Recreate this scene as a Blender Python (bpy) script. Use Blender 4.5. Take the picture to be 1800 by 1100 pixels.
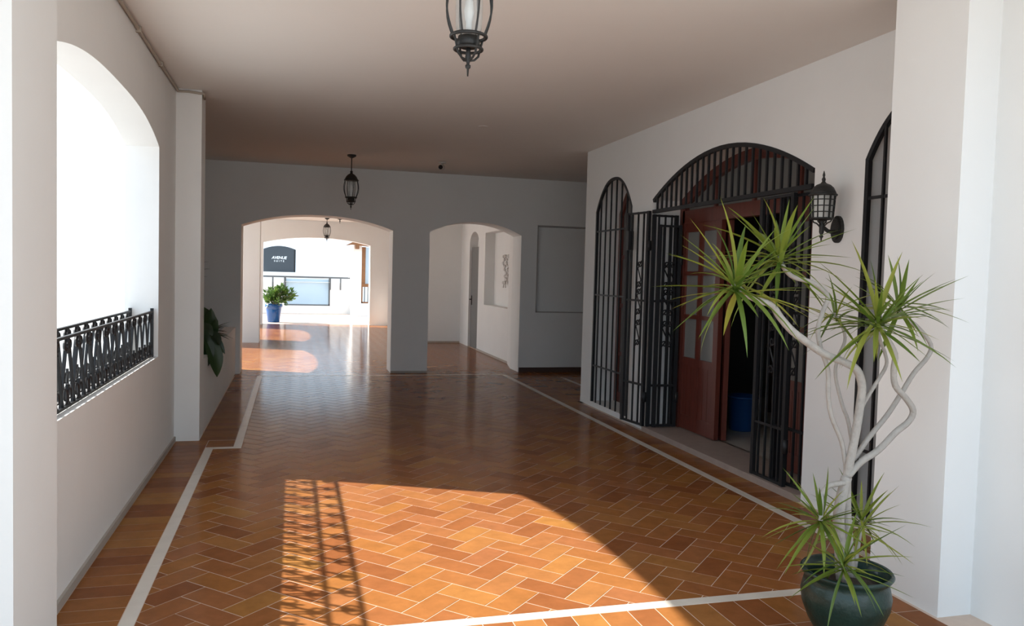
import bpy, math, random
from mathutils import Vector, Matrix, Quaternion
random.seed(7)
PI = math.pi
for o in list(bpy.data.objects): bpy.data.objects.remove(o)
scn = bpy.context.scene
C = scn.collection

# ------------------------------------------------------------------ camera
F = 1400.0
EYE = 1.55
def _ray(px, py): return Vector((px - 900, -(py - 550), -F))
v1 = (515.0, 474.0)
vzx = 97.0
vzy = 550 + (-((v1[0] - 900) * (vzx - 900)) - F * F) / (v1[1] - 550)
Yc = _ray(*v1).normalized()
Zc = (-_ray(vzx, vzy)).normalized()
Xc = Yc.cross(Zc)
RC = Matrix((Xc, Yc, Zc))                      # world = RC @ camera
cam_data = bpy.data.cameras.new('camera')
cam_data.sensor_fit = 'HORIZONTAL'; cam_data.sensor_width = 36.0
cam_data.lens = F * 36.0 / 1800.0
cam_data.clip_start = 0.05; cam_data.clip_end = 500
cam = bpy.data.objects.new('camera', cam_data); C.objects.link(cam)
cam.matrix_world = Matrix.Translation((0, 0, EYE)) @ RC.to_4x4()
scn.camera = cam

def P_y(px, py, y):                            # measured photo point -> place in the room on plane y
    r = RC @ _ray(px, py); t = y / r.y
    return Vector((t * r.x, y, EYE + t * r.z))
def P_x(px, py, x):
    r = RC @ _ray(px, py); t = x / r.x
    return Vector((x, t * r.y, EYE + t * r.z))
def pix(p):
    q = RC.transposed() @ (Vector(p) - Vector((0, 0, EYE)))
    if q.z > -0.05: return None
    return (900 + F * q.x / -q.z, 550 - F * q.y / -q.z)

# ------------------------------------------------------------------ light
SUN_E = math.radians(38.5)
hx, hy = 0.908, -0.42
world = bpy.data.worlds.new('world'); scn.world = world
world.use_nodes = True
wn = world.node_tree.nodes; wl = world.node_tree.links
bg = wn['Background']
sky = wn.new('ShaderNodeTexSky'); sky.sky_type = 'NISHITA'
sky.sun_disc = False; sky.sun_elevation = SUN_E
sky.sun_rotation = math.atan2(-hx, -hy)
sky.air_density = 1.0; sky.dust_density = 3.0; sky.ozone_density = 1.0
hz = wn.new('ShaderNodeMix'); hz.data_type = 'RGBA'; hz.inputs[0].default_value = 0.6
hz.inputs[7].default_value = (8.9, 11.0, 13.2, 1)
wl.new(sky.outputs[0], hz.inputs[6]); wl.new(hz.outputs[2], bg.inputs[0])
bg.inputs[1].default_value = 0.182
sd = bpy.data.lights.new('sun', 'SUN'); sd.energy = 10.6; sd.angle = math.radians(0.6)
sd.color = (1.0, 0.96, 0.89)
sun = bpy.data.objects.new('sun', sd); C.objects.link(sun)
sdir = Vector((hx * math.cos(SUN_E), hy * math.cos(SUN_E), -math.sin(SUN_E)))
sun.rotation_euler = sdir.to_track_quat('-Z', 'Y').to_euler()
sun.location = (-20, 12, 18)
vs = scn.view_settings
vs.view_transform = 'Standard'; vs.look = 'None'; vs.exposure = 0.28; vs.gamma = 1.0
vs.use_curve_mapping = False

# ------------------------------------------------------------------ materials
def new_mat(name):
    m = bpy.data.materials.new(name); m.use_nodes = True
    nt = m.node_tree; b = nt.nodes['Principled BSDF']
    return m, nt, b
def simple(name, col, rough=0.5, metal=0.0, spec=0.5, noise=0.0, nscale=8.0, bump=0.0, bscale=60.0, coat=0.0):
    m, nt, b = new_mat(name)
    b.inputs['Base Color'].default_value = (*col, 1)
    b.inputs['Roughness'].default_value = rough
    b.inputs['Metallic'].default_value = metal
    b.inputs['Specular IOR Level'].default_value = spec
    b.inputs['Coat Weight'].default_value = coat
    tc = nt.nodes.new('ShaderNodeTexCoord')
    if noise > 0:
        n = nt.nodes.new('ShaderNodeTexNoise'); n.inputs['Scale'].default_value = nscale; n.inputs['Detail'].default_value = 5
        nt.links.new(tc.outputs['Object'], n.inputs['Vector'])
        r = nt.nodes.new('ShaderNodeMix'); r.data_type = 'RGBA'
        r.inputs[6].default_value = (*[c * (1 - noise) for c in col], 1)
        r.inputs[7].default_value = (*[min(1, c * (1 + noise)) for c in col], 1)
        nt.links.new(n.outputs[0], r.inputs[0]); nt.links.new(r.outputs[2], b.inputs['Base Color'])
    if bump > 0:
        n2 = nt.nodes.new('ShaderNodeTexNoise'); n2.inputs['Scale'].default_value = bscale; n2.inputs['Detail'].default_value = 3
        nt.links.new(tc.outputs['Object'], n2.inputs['Vector'])
        bp = nt.nodes.new('ShaderNodeBump'); bp.inputs['Strength'].default_value = bump; bp.inputs['Distance'].default_value = 0.01
        nt.links.new(n2.outputs[0], bp.inputs['Height']); nt.links.new(bp.outputs[0], b.inputs['Normal'])
    return m

PLASTER = simple('white_plaster', (0.81, 0.81, 0.79), 0.85, noise=0.035, nscale=2.2, bump=0.25, bscale=7, spec=0.25)
CEIL = simple('ceiling_paint', (0.83, 0.80, 0.76), 0.9, noise=0.03, nscale=1.5, bump=0.12, bscale=5, spec=0.2)
CAMWALL = PLASTER
GROUT = simple('grout', (0.60, 0.47, 0.38), 0.8, noise=0.1, nscale=20)
MARBLE = simple('pale_marble', (0.66, 0.60, 0.52), 0.28, noise=0.14, nscale=9, spec=0.5)
IRON = simple('black_wrought_iron', (0.012, 0.013, 0.015), 0.5, metal=0.0, spec=0.4, bump=0.15, bscale=150)
IRON_LAMP = simple('dark_lamp_metal', (0.022, 0.022, 0.021), 0.5, spec=0.4, bump=0.2, bscale=120)
SKIRT = simple('grey_skirting', (0.42, 0.38, 0.33), 0.6, noise=0.15, nscale=6)
SKIRT_DARK = simple('dark_skirting', (0.07, 0.04, 0.03), 0.4, noise=0.15, nscale=6)
STONE = simple('threshold_stone', (0.34, 0.27, 0.23), 0.5, noise=0.18, nscale=14)
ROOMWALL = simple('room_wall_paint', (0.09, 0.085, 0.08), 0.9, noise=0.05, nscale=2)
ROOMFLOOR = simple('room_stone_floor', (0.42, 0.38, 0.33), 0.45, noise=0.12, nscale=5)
DOORGREY = simple('grey_door_paint', (0.17, 0.172, 0.17), 0.5, noise=0.05)
BLUE = simple('blue_plastic', (0.01, 0.06, 0.20), 0.35, noise=0.06, nscale=4)
BLUEGLAZE = simple('blue_glaze', (0.006, 0.075, 0.26), 0.25, noise=0.1, nscale=6)
GREENGLAZE = simple('green_glaze', (0.008, 0.030, 0.024), 0.32, noise=0.45, nscale=14, bump=0.25, bscale=45)
SOIL = simple('soil', (0.035, 0.022, 0.015), 0.95, noise=0.4, nscale=40, bump=0.6, bscale=60)
STEM = simple('pale_stem_bark', (0.36, 0.33, 0.295), 0.75, noise=0.22, nscale=25, bump=0.5, bscale=70)
SIGN = simple('slate_sign_paint', (0.035, 0.045, 0.055), 0.45, noise=0.08, nscale=3)
SIGNTXT = simple('sign_white', (0.85, 0.87, 0.87), 0.5)
GROUND = simple('pale_outdoor_ground', (0.42, 0.42, 0.415), 0.9, noise=0.06, nscale=0.4)
BOUNCEPAVING = simple('pale_bounce_paving', (0.74, 0.72, 0.69), 0.8, noise=0.05, nscale=1.0)  # light reflector colour for the added paving
PANELSHADE = simple('painted_panel_shade', (0.38, 0.36, 0.34), 0.7)  # shadow tone put into the edge strips of the sunk panel
RAILMETAL = simple('grey_rail_metal', (0.10, 0.11, 0.12), 0.4, metal=0.4)
BROWNWOOD = simple('brown_beam_wood', (0.20, 0.085, 0.03), 0.6, noise=0.25, nscale=9)
BULB = simple('bulb_white', (0.85, 0.85, 0.83), 0.3)
CAMBODY = simple('camera_white_plastic', (0.55, 0.53, 0.50), 0.4)
CAMLENS = simple('camera_lens', (0.005, 0.005, 0.006), 0.1)
CABLE = simple('painted_cable', (0.42, 0.37, 0.31), 0.7)
TABLE = simple('dark_table_wood', (0.05, 0.025, 0.016), 0.4, noise=0.2)
RELIEF = simple('relief_plaster', (0.60, 0.585, 0.56), 0.85)

def wood_mat(name, c0, c1):
    m, nt, b = new_mat(name)
    tc = nt.nodes.new('ShaderNodeTexCoord'); mp = nt.nodes.new('ShaderNodeMapping')
    mp.inputs['Scale'].default_value = (18, 18, 1.4)
    n = nt.nodes.new('ShaderNodeTexNoise'); n.inputs['Scale'].default_value = 2.5; n.inputs['Detail'].default_value = 6
    mx = nt.nodes.new('ShaderNodeMix'); mx.data_type = 'RGBA'
    mx.inputs[6].default_value = (*c0, 1); mx.inputs[7].default_value = (*c1, 1)
    L = nt.links.new
    L(tc.outputs['Object'], mp.inputs[0]); L(mp.outputs[0], n.inputs['Vector']); L(n.outputs[0], mx.inputs[0])
    L(mx.outputs[2], b.inputs['Base Color']); b.inputs['Roughness'].default_value = 0.4
    return m
WOOD = wood_mat('red_brown_wood', (0.085, 0.02, 0.013), (0.175, 0.043, 0.027))

def glass_mat(name, col, rough, alpha):
    m, nt, b = new_mat(name)
    b.inputs['Base Color'].default_value = (*col, 1); b.inputs['Roughness'].default_value = rough
    b.inputs['Specular IOR Level'].default_value = 0.6
    tr = nt.nodes.new('ShaderNodeBsdfTransparent'); tr.inputs[0].default_value = (0.95, 0.97, 0.97, 1)
    mx = nt.nodes.new('ShaderNodeMixShader'); mx.inputs[0].default_value = alpha
    out = nt.nodes['Material Output']
    nt.links.new(tr.outputs[0], mx.inputs[1]); nt.links.new(b.outputs[0], mx.inputs[2]); nt.links.new(mx.outputs[0], out.inputs[0])
    return m
PANE = glass_mat('frosted_door_glass', (0.24, 0.24, 0.225), 0.12, 0.85)
LAMPGLASS = glass_mat('lamp_glass', (0.75, 0.76, 0.75), 0.08, 0.22)
WALLLAMPGLASS = glass_mat('seeded_lamp_glass', (0.80, 0.79, 0.74), 0.3, 0.55)
BLUEPANE = glass_mat('balustrade_glass', (0.42, 0.55, 0.66), 0.06, 0.75)

def tile_mat():
    m, nt, b = new_mat('glazed_terracotta'); L = nt.links.new; N = nt.nodes.new
    oi = N('ShaderNodeObjectInfo'); at = N('ShaderNodeAttribute'); at.attribute_name = 'rnd'
    ad = N('ShaderNodeMath'); ad.operation = 'ADD'; L(oi.outputs['Random'], ad.inputs[0]); L(at.outputs['Fac'], ad.inputs[1])
    fr = N('ShaderNodeMath'); fr.operation = 'FRACT'; L(ad.outputs[0], fr.inputs[0])
    cr = N('ShaderNodeValToRGB'); e = cr.color_ramp.elements
    e[0].position = 0; e[0].color = (0.209, 0.073, 0.026, 1)
    e[1].position = 1; e[1].color = (0.318, 0.142, 0.039, 1)
    for p, c in ((0.3, (0.259, 0.097, 0.034, 1)), (0.55, (0.285, 0.115, 0.033, 1)), (0.8, (0.267, 0.102, 0.041, 1))):
        x = e.new(p); x.color = c
    L(fr.outputs[0], cr.inputs[0])
    ge = N('ShaderNodeNewGeometry')
    n = N('ShaderNodeTexNoise'); n.inputs['Scale'].default_value = 9; n.inputs['Detail'].default_value = 6; n.inputs['Roughness'].default_value = 0.65
    L(ge.outputs['Position'], n.inputs['Vector'])
    mr = N('ShaderNodeMapRange'); mr.inputs[1].default_value = 0.3; mr.inputs[2].default_value = 0.7; mr.inputs[3].default_value = 0.85; mr.inputs[4].default_value = 1.10
    L(n.outputs[0], mr.inputs[0])
    mu = N('ShaderNodeMix'); mu.data_type = 'RGBA'; mu.blend_type = 'MULTIPLY'; mu.inputs[0].default_value = 1
    L(cr.outputs[0], mu.inputs[6]); L(mr.outputs[0], mu.inputs[7]); L(mu.outputs[2], b.inputs['Base Color'])
    n2 = N('ShaderNodeTexNoise'); n2.inputs['Scale'].default_value = 14; n2.inputs['Detail'].default_value = 4
    L(ge.outputs['Position'], n2.inputs['Vector'])
    r2 = N('ShaderNodeMapRange'); r2.inputs[3].default_value = 0.09; r2.inputs[4].default_value = 0.20; L(n2.outputs[0], r2.inputs[0]); L(r2.outputs[0], b.inputs['Roughness'])
    bp = N('ShaderNodeBump'); bp.inputs['Strength'].default_value = 0.03; bp.inputs['Distance'].default_value = 0.01
    L(n2.outputs[0], bp.inputs['Height']); L(bp.outputs[0], b.inputs['Normal'])
    b.inputs['Specular IOR Level'].default_value = 0.03
    return m
TILE = tile_mat()

def leaf_mat(name, c0, c1, c2, rough=0.4):
    m, nt, b = new_mat(name); L = nt.links.new; N = nt.nodes.new
    oi = N('ShaderNodeObjectInfo'); at = N('ShaderNodeAttribute'); at.attribute_name = 'rnd'
    ad = N('ShaderNodeMath'); ad.operation = 'ADD'; L(oi.outputs['Random'], ad.inputs[0]); L(at.outputs['Fac'], ad.inputs[1])
    fr = N('ShaderNodeMath'); fr.operation = 'FRACT'; L(ad.outputs[0], fr.inputs[0])
    cr = N('ShaderNodeValToRGB'); e = cr.color_ramp.elements
    e[0].color = (*c0, 1); e[1].color = (*c2, 1); x = e.new(0.5); x.color = (*c1, 1)
    L(fr.outputs[0], cr.inputs[0]); L(cr.outputs[0], b.inputs['Base Color']); b.inputs['Roughness'].default_value = rough
    tl = N('ShaderNodeBsdfTranslucent'); L(cr.outputs[0], tl.inputs[0])
    mx = N('ShaderNodeMixShader'); mx.inputs[0].default_value = 0.25
    L(b.outputs[0], mx.inputs[1]); L(tl.outputs[0], mx.inputs[2]); L(mx.outputs[0], nt.nodes['Material Output'].inputs[0])
    return m
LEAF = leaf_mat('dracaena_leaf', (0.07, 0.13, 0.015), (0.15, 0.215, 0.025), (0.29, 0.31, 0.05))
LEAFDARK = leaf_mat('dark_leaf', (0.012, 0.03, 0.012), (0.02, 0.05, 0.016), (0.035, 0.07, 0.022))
LEAFBRIGHT = leaf_mat('bright_leaf', (0.03, 0.075, 0.012), (0.06, 0.13, 0.02), (0.13, 0.22, 0.04))

# ------------------------------------------------------------------ mesh helpers
ORG = {}
class MB:
    def __init__(s): s.v = []; s.f = []; s.sm = []; s.rnd = None
    def add(s, vs_, fs, smooth=False):
        k = len(s.v); s.v += [Vector(p) for p in vs_]
        for f in fs: s.f.append(tuple(i + k for i in f)); s.sm.append(smooth)
        return s
    def box(s, a, b):
        x0, y0, z0 = a; x1, y1, z1 = b
        if x0 > x1: x0, x1 = x1, x0
        if y0 > y1: y0, y1 = y1, y0
        if z0 > z1: z0, z1 = z1, z0
        return s.add([(x0,y0,z0),(x1,y0,z0),(x1,y1,z0),(x0,y1,z0),(x0,y0,z1),(x1,y0,z1),(x1,y1,z1),(x0,y1,z1)],
              [(0,3,2,1),(4,5,6,7),(0,1,5,4),(1,2,6,5),(2,3,7,6),(3,0,4,7)])
    def tube(s, pts, r, n=8, caps=True, closed=False):
        pts = [Vector(p) for p in pts]; m = len(pts)
        rr = r if isinstance(r, (list, tuple)) else [r] * m
        t = []
        for i in range(m):
            a = pts[(i - 1) % m] if (closed or i > 0) else pts[i]; b = pts[(i + 1) % m] if (closed or i < m - 1) else pts[i]
            t.append((b - a).normalized())
        u = t[0].orthogonal().normalized(); vs_ = []
        for i in range(m):
            u = (u - t[i] * u.dot(t[i]))
            u = u.normalized() if u.length > 1e-6 else t[i].orthogonal().normalized()
            w = t[i].cross(u)
            for j in range(n):
                a = 2 * PI * j / n + PI / n
                vs_.append(pts[i] + (u * math.cos(a) + w * math.sin(a)) * rr[i])
        fs = []
        for i in range(m if closed else m - 1):
            for j in range(n):
                a = i * n + j; b = i * n + (j + 1) % n; c = ((i + 1) % m) * n + (j + 1) % n; d = ((i + 1) % m) * n + j
                fs.append((a, b, c, d))
        if caps and not closed:
            fs.append(tuple(range(n - 1, -1, -1))); fs.append(tuple((m - 1) * n + j for j in range(n)))
        return s.add(vs_, fs, n > 5)
    def lathe(s, prof, c=(0, 0, 0), n=24, caps=True):
        vs_ = []
        for r, z in prof:
            for j in range(n):
                a = 2 * PI * j / n; vs_.append((c[0] + r * math.cos(a), c[1] + r * math.sin(a), c[2] + z))
        fs = []; m = len(prof)
        for i in range(m - 1):
            for j in range(n):
                fs.append((i * n + j, i * n + (j + 1) % n, (i + 1) * n + (j + 1) % n, (i + 1) * n + j))
        if caps: fs.append(tuple(range(n - 1, -1, -1))); fs.append(tuple((m - 1) * n + j for j in range(n)))
        return s.add(vs_, fs, True)
    def prism(s, poly, off):
        off = Vector(off); n = len(poly); p = [Vector(q) for q in poly]
        vs_ = p + [q + off for q in p]
        fs = [tuple(range(n - 1, -1, -1)), tuple(range(n, 2 * n))]
        for i in range(n): fs.append((i, (i + 1) % n, n + (i + 1) % n, n + i))
        return s.add(vs_, fs)
    def data(s, name, mat, org=(0, 0, 0), autosmooth=True):
        me = bpy.data.meshes.new(name); o = Vector(org)
        me.from_pydata([tuple(p - o) for p in s.v], [], s.f)
        me.materials.append(mat); me.polygons.foreach_set('use_smooth', s.sm)
        if s.rnd is not None:
            at = me.attributes.new('rnd', 'FLOAT', 'FACE'); at.data.foreach_set('value', s.rnd)
        me.update()
        return me
    def build(s, name, mat, parent=None, org=None):
        if parent is not None: org = ORG[parent.name]
        elif org is None: org = (0, 0, 0)
        ob = bpy.data.objects.new(name, s.data(name, mat, org)); C.objects.link(ob)
        if parent is not None: ob.parent = parent
        else: ob.location = org
        ORG[ob.name] = Vector(org)
        return ob
def tag(o, label=None, cat=None, group=None, kind=None):
    if label: o['label'] = label
    if cat: o['category'] = cat
    if group: o['group'] = group
    if kind: o['kind'] = kind
    return o
def thing(name, loc, label, cat, group=None):
    o = bpy.data.objects.new(name, None); C.objects.link(o); o.location = loc; o.empty_display_size = 0.1
    ORG[o.name] = Vector(loc); return tag(o, label, cat, group)
def struct(name, mb, mat, label=None): return tag(mb.build(name, mat), label, None, None, 'structure')
def copy_tree(o, loc=None, parent=None):
    c = o.copy(); C.objects.link(c)
    if parent is not None: c.parent = parent
    if loc is not None: c.location = loc; 
    for ch in [x for x in bpy.data.objects if x.parent == o]: copy_tree(ch, None, c)
    return c
UNIT = {}
def bar(parent, name, p0, p1, w=0.014, d=None, mat=None, up=None):
    """square bar between two world points: shared unit box, own object"""
    mat = mat or IRON; d = d or w
    if mat.name not in UNIT: UNIT[mat.name] = MB().box((-.5, -.5, -.5), (.5, .5, .5)).data('bar_' + mat.name, mat)
    p0 = Vector(p0); p1 = Vector(p1); z = p1 - p0; L = z.length; z = z / L
    u = Vector(up) if up else (Vector((0, 1, 0)) if abs(z.y) < 0.9 else Vector((0, 0, 1)))
    x = u.cross(z).normalized(); y = z.cross(x)
    R = Matrix((x, y, z)).transposed()
    ob = bpy.data.objects.new(name, UNIT[mat.name]); C.objects.link(ob)
    ob.parent = parent
    org = ORG[parent.name]
    ob.matrix_local = Matrix.Translation((p0 + p1) / 2 - org) @ R.to_4x4() @ Matrix.Diagonal((w, d, L, 1))
    ORG[ob.name] = org
    return ob
SHARED = {}
def inst(parent, name, key, fn, mat, M):
    """object sharing mesh data 'key' placed by world matrix M under parent"""
    if key not in SHARED: SHARED[key] = fn().data(key, mat)
    ob = bpy.data.objects.new(name, SHARED[key]); C.objects.link(ob); ob.parent = parent
    ob.matrix_local = Matrix.Translation(-ORG[parent.name]) @ M
    return ob

def arch_fn(a, b, spring, apex, p=2.0):
    c = (a + b) / 2; h = (b - a) / 2
    return lambda s: spring + (apex - spring) * max(0.0, 1 - abs((s - c) / h) ** p)
def ell_fn(a, b, spring, apex):
    c = (a + b) / 2; h = (b - a) / 2
    return lambda s: spring + (apex - spring) * math.sqrt(max(0.0, 1 - ((s - c) / h) ** 2))
def wall(axis, s0, s1, z0, z1, t0, t1, openings=()):
    """wall running along 'axis'; openings (a, b, zb, topfn, n)"""
    mb = MB()
    def pt(s, t, z): return (s, t, z) if axis == 'x' else (t, s, z)
    cuts = [s0, s1]; segs = []
    ops = sorted(openings, key=lambda o: o[0]); cur = s0
    for (a, b, zb, fn, n) in ops:
        if a > cur: segs.append((cur, a, None))
        for i in range(n):
            def q(k): return a + (b - a) * (1 - math.cos(PI * k / n)) / 2
            segs.append((q(i), q(i + 1), (zb, fn)))
        cur = b
    if cur < s1: segs.append((cur, s1, None))
    def quad(p): mb.add(p, [(0, 1, 2, 3)])
    for (a, b, op) in segs:
        spans = [((z0, z0), (z1, z1))] if op is None else ([((z0, z0), (op[0], op[0]))] if op[0] > z0 else []) + [((op[1](a), op[1](b)), (z1, z1))]
        for lo, hi in spans:
            for t in (t0, t1): quad([pt(a, t, lo[0]), pt(b, t, lo[1]), pt(b, t, hi[1]), pt(a, t, hi[0])])
        if op:
            quad([pt(a, t0, op[1](a)), pt(b, t0, op[1](b)), pt(b, t1, op[1](b)), pt(a, t1, op[1](a))])
            if op[0] > z0: quad([pt(a, t0, op[0]), pt(b, t0, op[0]), pt(b, t1, op[0]), pt(a, t1, op[0])])
    for (a, b, zb, fn, n) in ops:
        for s in (a, b): quad([pt(s, t0, zb), pt(s, t1, zb), pt(s, t1, fn(s)), pt(s, t0, fn(s))])
    for s in (s0, s1): quad([pt(s, t0, z0), pt(s, t1, z0), pt(s, t1, z1), pt(s, t0, z1)])
    quad([pt(s0, t0, z1), pt(s1, t0, z1), pt(s1, t1, z1), pt(s0, t1, z1)])
    return mb

# ------------------------------------------------------------------ the setting
CZ = 3.10      # ceiling of the near gallery
CZB = 2.95     # ceiling of the far gallery
g = MB().box((-120, -120, -0.5), (120, 160, -0.06))
struct('ground', g, GROUND, 'pale sunlit ground outside the gallery')
floor = struct('floor', MB().box((-1.25, -1.0, -0.2), (4.6, 12.8, -0.0012)).box((-2.5, 12.3, -0.2), (6.3, 29.4, -0.0012)).box((3.4, 9.2, -.2), (6.3, 12.8, -.0012)), GROUT, 'pale grout bed of the terracotta gallery floor')
struct('ground_bounce', MB().box((-14, 11.5, -0.3), (-2.5, 24.5, -0.02)), BOUNCEPAVING, 'added pale paving that bounces sun into the far gallery')  # added mostly out of view to bounce sunlight into the far gallery
struct('ceiling', MB().box((-1.24, 1.5, CZ), (6.3, 12.8, CZ + 0.35)).box((-2.55, 7.62, CZ), (-1.24, 12.8, CZ + 0.35)), CEIL, 'smooth painted ceiling of the near gallery')  # near end extended out of view to cut sky light on the piers
struct('ceiling_far', MB().box((-2.6, 12.8, CZB), (6.3, 23.7, CZB + 0.5)), CEIL, 'painted ceiling of the far gallery')

LA, LB = 3.72, 6.66
left_arch = arch_fn(LA, LB, 2.46, 2.625, 2.8)
struct('wall_left', wall('y', 3.0, 7.85, -0.1, CZ, -1.24, -1.0, [(LA, LB, 0.85, left_arch, 36)]), PLASTER, 'white plaster left wall with arched opening and parapet')
struct('wall_left_pier', MB().box((-1.24, 2.95, -0.1), (-0.885, 3.46, CZ)).box((-1.5, 1.9, -.1), (-1.24, 2.95, CZ)), PLASTER, 'white plaster pier at near left with an added unseen wall screening it from sky light')  # second box is an unseen wall added to screen the pier from sky
struct('wall_left_pillar', MB().box((-1.1, 7.55, -0.1), (-0.79, 7.86, CZ)), PLASTER, 'white plaster pillar on the left wall')
struct('wall_left_recess', MB().box((-2.55, 7.86, -0.1), (-2.3, 12.3, CZ)).box((-2.55, 7.62, -.1), (-1.0, 7.86, CZ)), PLASTER, 'plaster back of the planter recess')
struct('wall_left_planter', MB().box((-0.95, 7.86, -0.1), (-0.80, 12.3, 0.69)), PLASTER, 'low plaster planter wall')
struct('baseboard_left', MB().box((-1.0, 3.46, 0.0), (-0.985, 7.55, 0.042)), SKIRT, 'thin grey skirting along left wall')

# right wall
DA, DB = 4.84, 7.44        # gate arch
SA, SB = 7.94, 9.0         # narrow arch beside it
TA, TB = 3.50, 4.33        # arch by the near pier
WT = 0.40
door_arch = arch_fn(DA, DB, 2.355, 2.705, 1.95)
small_arch = arch_fn(SA, SB, 2.33, 2.695, 2.4)
near_arch = arch_fn(TA, TB, 2.34, 2.68, 2.2)
struct('wall_right', wall('y', 3.0, 9.35, -0.1, CZ, 3.5, 3.5 + WT, [(TA, TB, 0.06, near_arch, 24), (DA, DB, 0.0, door_arch, 36), (SA, SB, 0.06, small_arch, 24)]), PLASTER, 'white plaster right wall with barred arches')
struct('wall_right_pier', MB().box((2.94, 3.0, -0.1), (3.5, 3.46, CZ)).box((3.13, -1.0, -.1), (3.5, 3.0, CZ)), PLASTER, 'bright white plaster pier at near right')
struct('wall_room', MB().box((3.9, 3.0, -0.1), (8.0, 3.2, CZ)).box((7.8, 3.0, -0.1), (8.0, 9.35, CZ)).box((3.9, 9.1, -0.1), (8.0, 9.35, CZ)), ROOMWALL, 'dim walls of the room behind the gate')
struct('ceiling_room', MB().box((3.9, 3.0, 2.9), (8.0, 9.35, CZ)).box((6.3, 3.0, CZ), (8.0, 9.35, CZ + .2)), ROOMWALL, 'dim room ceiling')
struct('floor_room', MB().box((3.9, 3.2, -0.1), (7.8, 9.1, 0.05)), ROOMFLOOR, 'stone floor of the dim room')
thr = struct('trim_1', MB().box((3.46, DA, -0.02), (3.92, DB, 0.05)), STONE, 'stone door threshold')

# back wall with the two arches
BW0, BW1 = 12.3, 12.8
archL = arch_fn(-0.735, 1.47, 2.19, 2.375, 2.2)
archR = arch_fn(2.04, 3.52, 2.19, 2.375, 2.2)
wb = wall('x', -2.55, 3.75, -0.1, CZ, BW0, BW1, [(-0.735, 1.47, -0.1, archL, 30), (2.04, 3.52, -0.1, archR, 26)])
struct('wall_back', wb, PLASTER, 'shaded plaster wall with two segmental arches')
rect = lambda s: 2.35
struct('wall_back_alcove', wall('x', 3.75, 6.3, -0.1, CZ, BW0, BW0 + .16, [(3.80, 5.2, 0.98, rect, 1)]), PLASTER, 'shaded plaster wall with recessed panel')
struct('trim_2', MB().box((3.75, BW0 + .11, 0.9), (5.4, BW0 + .35, 2.45)), PLASTER, 'sunk rectangular wall panel')
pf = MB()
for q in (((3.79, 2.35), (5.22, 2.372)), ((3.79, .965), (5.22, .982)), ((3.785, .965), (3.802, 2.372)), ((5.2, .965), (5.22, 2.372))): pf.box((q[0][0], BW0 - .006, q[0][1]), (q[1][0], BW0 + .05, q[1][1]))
struct('trim_4', pf, PANELSHADE, 'thin grey strips painted as shadow lines round the sunk panel')  # recess shadow lines drawn as darker grey strips
struct('wall_alcove', MB().box((6.1, 9.35, -0.1), (6.3, 12.8, CZ)), PLASTER, 'end wall of the alcove')
struct('baseboard_back', MB().box((3.53, BW0 - 0.015, 0), (6.1, BW0, 0.075)), SKIRT_DARK, 'dark skirting under the sunk panel')
struct('baseboard_middle', MB().box((1.47, BW0 - 0.012, 0), (2.04, BW0, 0.03)).box((3.5, 9.35, 0), (6.1, 9.365, .06)), SKIRT, 'thin grey skirting on the middle pier')

# far gallery
o1 = arch_fn(13.55, 17.1, 2.42, 2.6, 2.6); o2 = arch_fn(19.05, 22.5, 2.42, 2.6, 2.6)
struct('wall_far_left', wall('y', 12.8, 23.7, -0.1, CZB, -2.55, -2.3, [(13.55, 17.1, 0.0, o1, 24), (19.05, 22.5, 0.0, o2, 24)]), PLASTER, 'far left wall with sunlit openings')
struct('wall_far_stub', MB().box((-2.3, 17.5, -0.1), (-0.67, 17.95, CZB)), PLASTER, 'plaster pier inside the far gallery')
niche = lambda s: 2.38
drarch = ell_fn(15.98, 16.85, 2.2, 2.45)
struct('wall_far_right', wall('y', 12.8, 17.7, -0.1, CZB, 3.67, 3.90, [(13.6, 15.42, 0.96, niche, 1), (15.98, 16.85, -0.1, drarch, 20)]).prism([(3.52, 12.8, -.1), (3.67, 13.55, -.1), (3.67, 12.8, -.1)], (0, 0, CZB + .1)), PLASTER, 'plaster wall with niche and grey door')
struct('trim_3', MB().box((3.87, 13.4, 0.8), (4.1, 17.7, 2.6)).box((3.85, 15.8, -0.1), (4.1, 17.7, 2.6)), PLASTER, 'plaster back of the niche')
struct('wall_far_end', MB().box((2.75, 17.7, -0.1), (4.1, 18.05, CZB)).box((2.75, 18.0, -0.1), (3.0, 23.4, CZB)), PLASTER, 'plaster end wall behind the right arch')
struct('baseboard_far', MB().box((2.76, 17.685, 0), (3.66, 17.7, 0.035)).box((3.655, 12.8, 0), (3.67, 15.98, 0.035)), SKIRT, 'thin skirting behind the right arch')
arch2 = arch_fn(-0.81, 2.15, 2.30, 2.475, 2.2)
struct('wall_far_back', wall('x', -2.55, 3.0, -0.1, CZB, 23.3, 23.7, [(-0.81, 2.15, -0.1, arch2, 30)]), PLASTER, 'white plaster wall with the far arch')
struct('door_1', MB().box((3.71, 15.99, 0.0), (3.86, 16.80, 2.13)), DOORGREY, 'plain grey door in an arched recess')
hd = MB().tube([(3.71, 16.72, 1.02), (3.66, 16.72, 1.02), (3.66, 16.60, 1.02)], 0.011, 6).box((3.70, 16.69, .9), (3.71, 16.75, 1.1))
hd.build('door_handle', IRON, bpy.data.objects['door_1'])

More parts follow.
